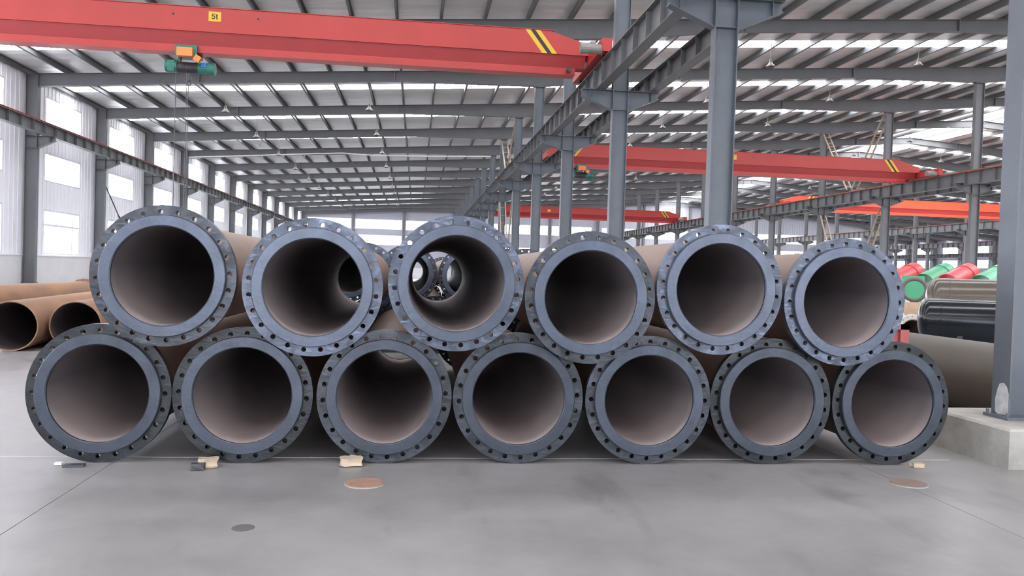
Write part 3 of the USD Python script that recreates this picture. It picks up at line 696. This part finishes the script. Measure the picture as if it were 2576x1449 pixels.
# red and green shells on trestles in the distance
def shell(lab, x, y, z, m, L=1.6, R=.36, yaw=-60, pitch=15):
    t = thing('rolled_shell', lab, 'steel shell', (x, y, 0), yaw, group='red and green rolled shells')
    s = lathe([(R - .012, 0), (R, 0), (R, L), (R - .012, L)], 56)
    T = trimesh.transformations.rotation_matrix(math.radians(pitch), [1, 0, 0]); s.apply_transform(T); s.apply_translation((0, 0, z))
    obj('shell_plate', s, m, t, smooth=40)
    b = lathe([(R, L * .72), (R + .025, L * .72), (R + .025, L * .76), (R, L * .76)], 56); b.apply_transform(T); b.apply_translation((0, 0, z)); obj('rim_band', b, m, t, smooth=40)
    zc = lambda q: z + q * math.sin(math.radians(pitch)) - R / math.cos(math.radians(pitch)) + .02
    for q in (.2, 1.3):
        yy = q * math.cos(math.radians(pitch))
        obj('trestle', [bx(-.28, -.20, yy - .04, yy + .04, 0, zc(q) + .06), bx(.20, .28, yy - .04, yy + .04, 0, zc(q) + .06), bx(-.28, .28, yy - .04, yy + .04, zc(q) - .08, zc(q))], GREYM, t)
    return t
shell('red rolled steel shell next to the rightmost flanged pipe', 16.64, 26.72, 1.18, REDL)
shell('green rolled steel shell between the two red ones', 17.32, 25.94, 1.18, GREENL)
shell('second red rolled steel shell above the olive tank', 17.66, 25.19, 1.18, REDL)
shell('green rolled steel shell beside the nearest column', 18.29, 24.41, 1.18, GREENL)
# green frame and brown ring
t = thing('green_frame', 'green steel frame standing behind the brown ring', 'frame', (15.85, 24.3, 0), -33)
obj('plate', bx(-.33, .33, -.03, .03, .72, 1.43), GREENL, t)
obj('leg', bx(-.28, -.20, -.05, .05, 0, .82), GREENL, t); obj('leg', bx(.20, .28, -.05, .05, 0, .82), GREENL, t)
obj('side_block', bx(-.62, -.30, -.06, .06, .72, 1.12), GREENL, t)
obj('rail', bx(-.75, .30, -.07, -.03, .70, .78), GREENL, t)
t = thing('steel_ring', 'dark brown steel ring propped in front of the green frame', 'ring', (14.24, 21.75, .65), -33)
rg = trimesh.creation.torus(.305, .05, 48, 14); rg.apply_transform(trimesh.transformations.rotation_matrix(np.pi / 2, [1, 0, 0])); rg.apply_translation((0, 0, .355))
obj('ring_body', rg, BROWNR, t, smooth=True)
obj('prop', [bx(-.10, .10, -.05, .05, -.65, .012)], BROWNR, t)

# ------------------------------------------------------------------ small things on the floor
def cover(lab, x, y, m):
    t = thing('floor_cover', lab, 'manhole cover', (x, y, 0), group='round floor covers')
    obj('cover_plate', trimesh.creation.cylinder(radius=.100, height=.008, sections=48, transform=trimesh.transformations.translation_matrix((0, 0, .004))), m, t, smooth=30)
    obj('rim', lathe([(.101, 0), (.107, 0), (.106, .004), (.101, .004)], 48, 'z'), GROUND, t)
cover('round rusty orange floor cover in the middle of the floor', -.247, 4.432, RUSTCOV)
cover('round brown floor cover near the right column', 2.915, 4.432, BROWNCOV)
def lump(name, lab, cat, loc, size, m, seed, rotz=0, group=None):
    b = trimesh.creation.box(size); b = b.subdivide().subdivide()
    nz = meshkit.noise(b.vertices * 30 + seed, seed) - .5; b.vertices += b.vertices / np.linalg.norm(b.vertices, axis=1, keepdims=True) * nz[:, None] * min(size) * .75
    b.apply_translation((0, 0, -b.vertices[:, 2].min()))
    o = obj(name, b, m, smooth=45, label=lab, cat=cat, group=group)
    x = UsdGeom.Xformable(o); x.AddTranslateOp().Set(Gf.Vec3d(*loc)); x.AddRotateZOp().Set(rotz)
    return o
lump('wood_chock', 'pale wooden chock wedged under the third bottom pipe', 'chock', (-.352, 4.835, 0), (.125, .08, .045), WOODM, 3, 8, 'wooden chocks')
lump('wood_chock', 'pale wooden chock wedged under the second bottom pipe', 'chock', (-1.155, 4.795, 0), (.10, .08, .05), WOODM, 5, 14, 'wooden chocks')
lump('wood_chock', 'small tan wooden chip beside the rightmost bottom pipe', 'chock', (3.235, 4.83, 0), (.075, .05, .03), WOODM, 8, -6, 'wooden chocks')
lump('rubber_block', 'small dark block in front of the chock under the second bottom pipe', 'block', (-1.195, 4.725, 0), (.075, .04, .035), DARKM, 9, 5)
lump('steel_offcut', 'thin dark flat offcut under the leftmost bottom pipe', 'scrap', (-1.885, 4.80, 0), (.11, .05, .012), DARKM, 11, 4)
lump('metal_scrap', 'tiny shiny metal scrap left of the leftmost bottom pipe', 'scrap', (-1.985, 4.84, 0), (.04, .03, .012), WHITE, 12, 4)
o = obj('oil_stain', trimesh.creation.cylinder(radius=.05, height=.001, sections=24), mat('stain_dark', (.10, .10, .095), .6), label='small dark round stain patch on the floor left of centre', cat='stain')
UsdGeom.Xformable(o).AddTranslateOp().Set(Gf.Vec3d(-.732, 3.69, .0007))
o = obj('paper_scrap', bx(-.045, .045, -.012, .012, 0, .004), WHITE, label='white paper scrap lying inside the leftmost upper pipe', cat='paper')
UsdGeom.Xformable(o).AddTranslateOp().Set(Gf.Vec3d(-1.25, 5.0, 1.090 - .216)); UsdGeom.Xformable(o).AddRotateXYZOp().Set(Gf.Vec3f(0, -36, 0))
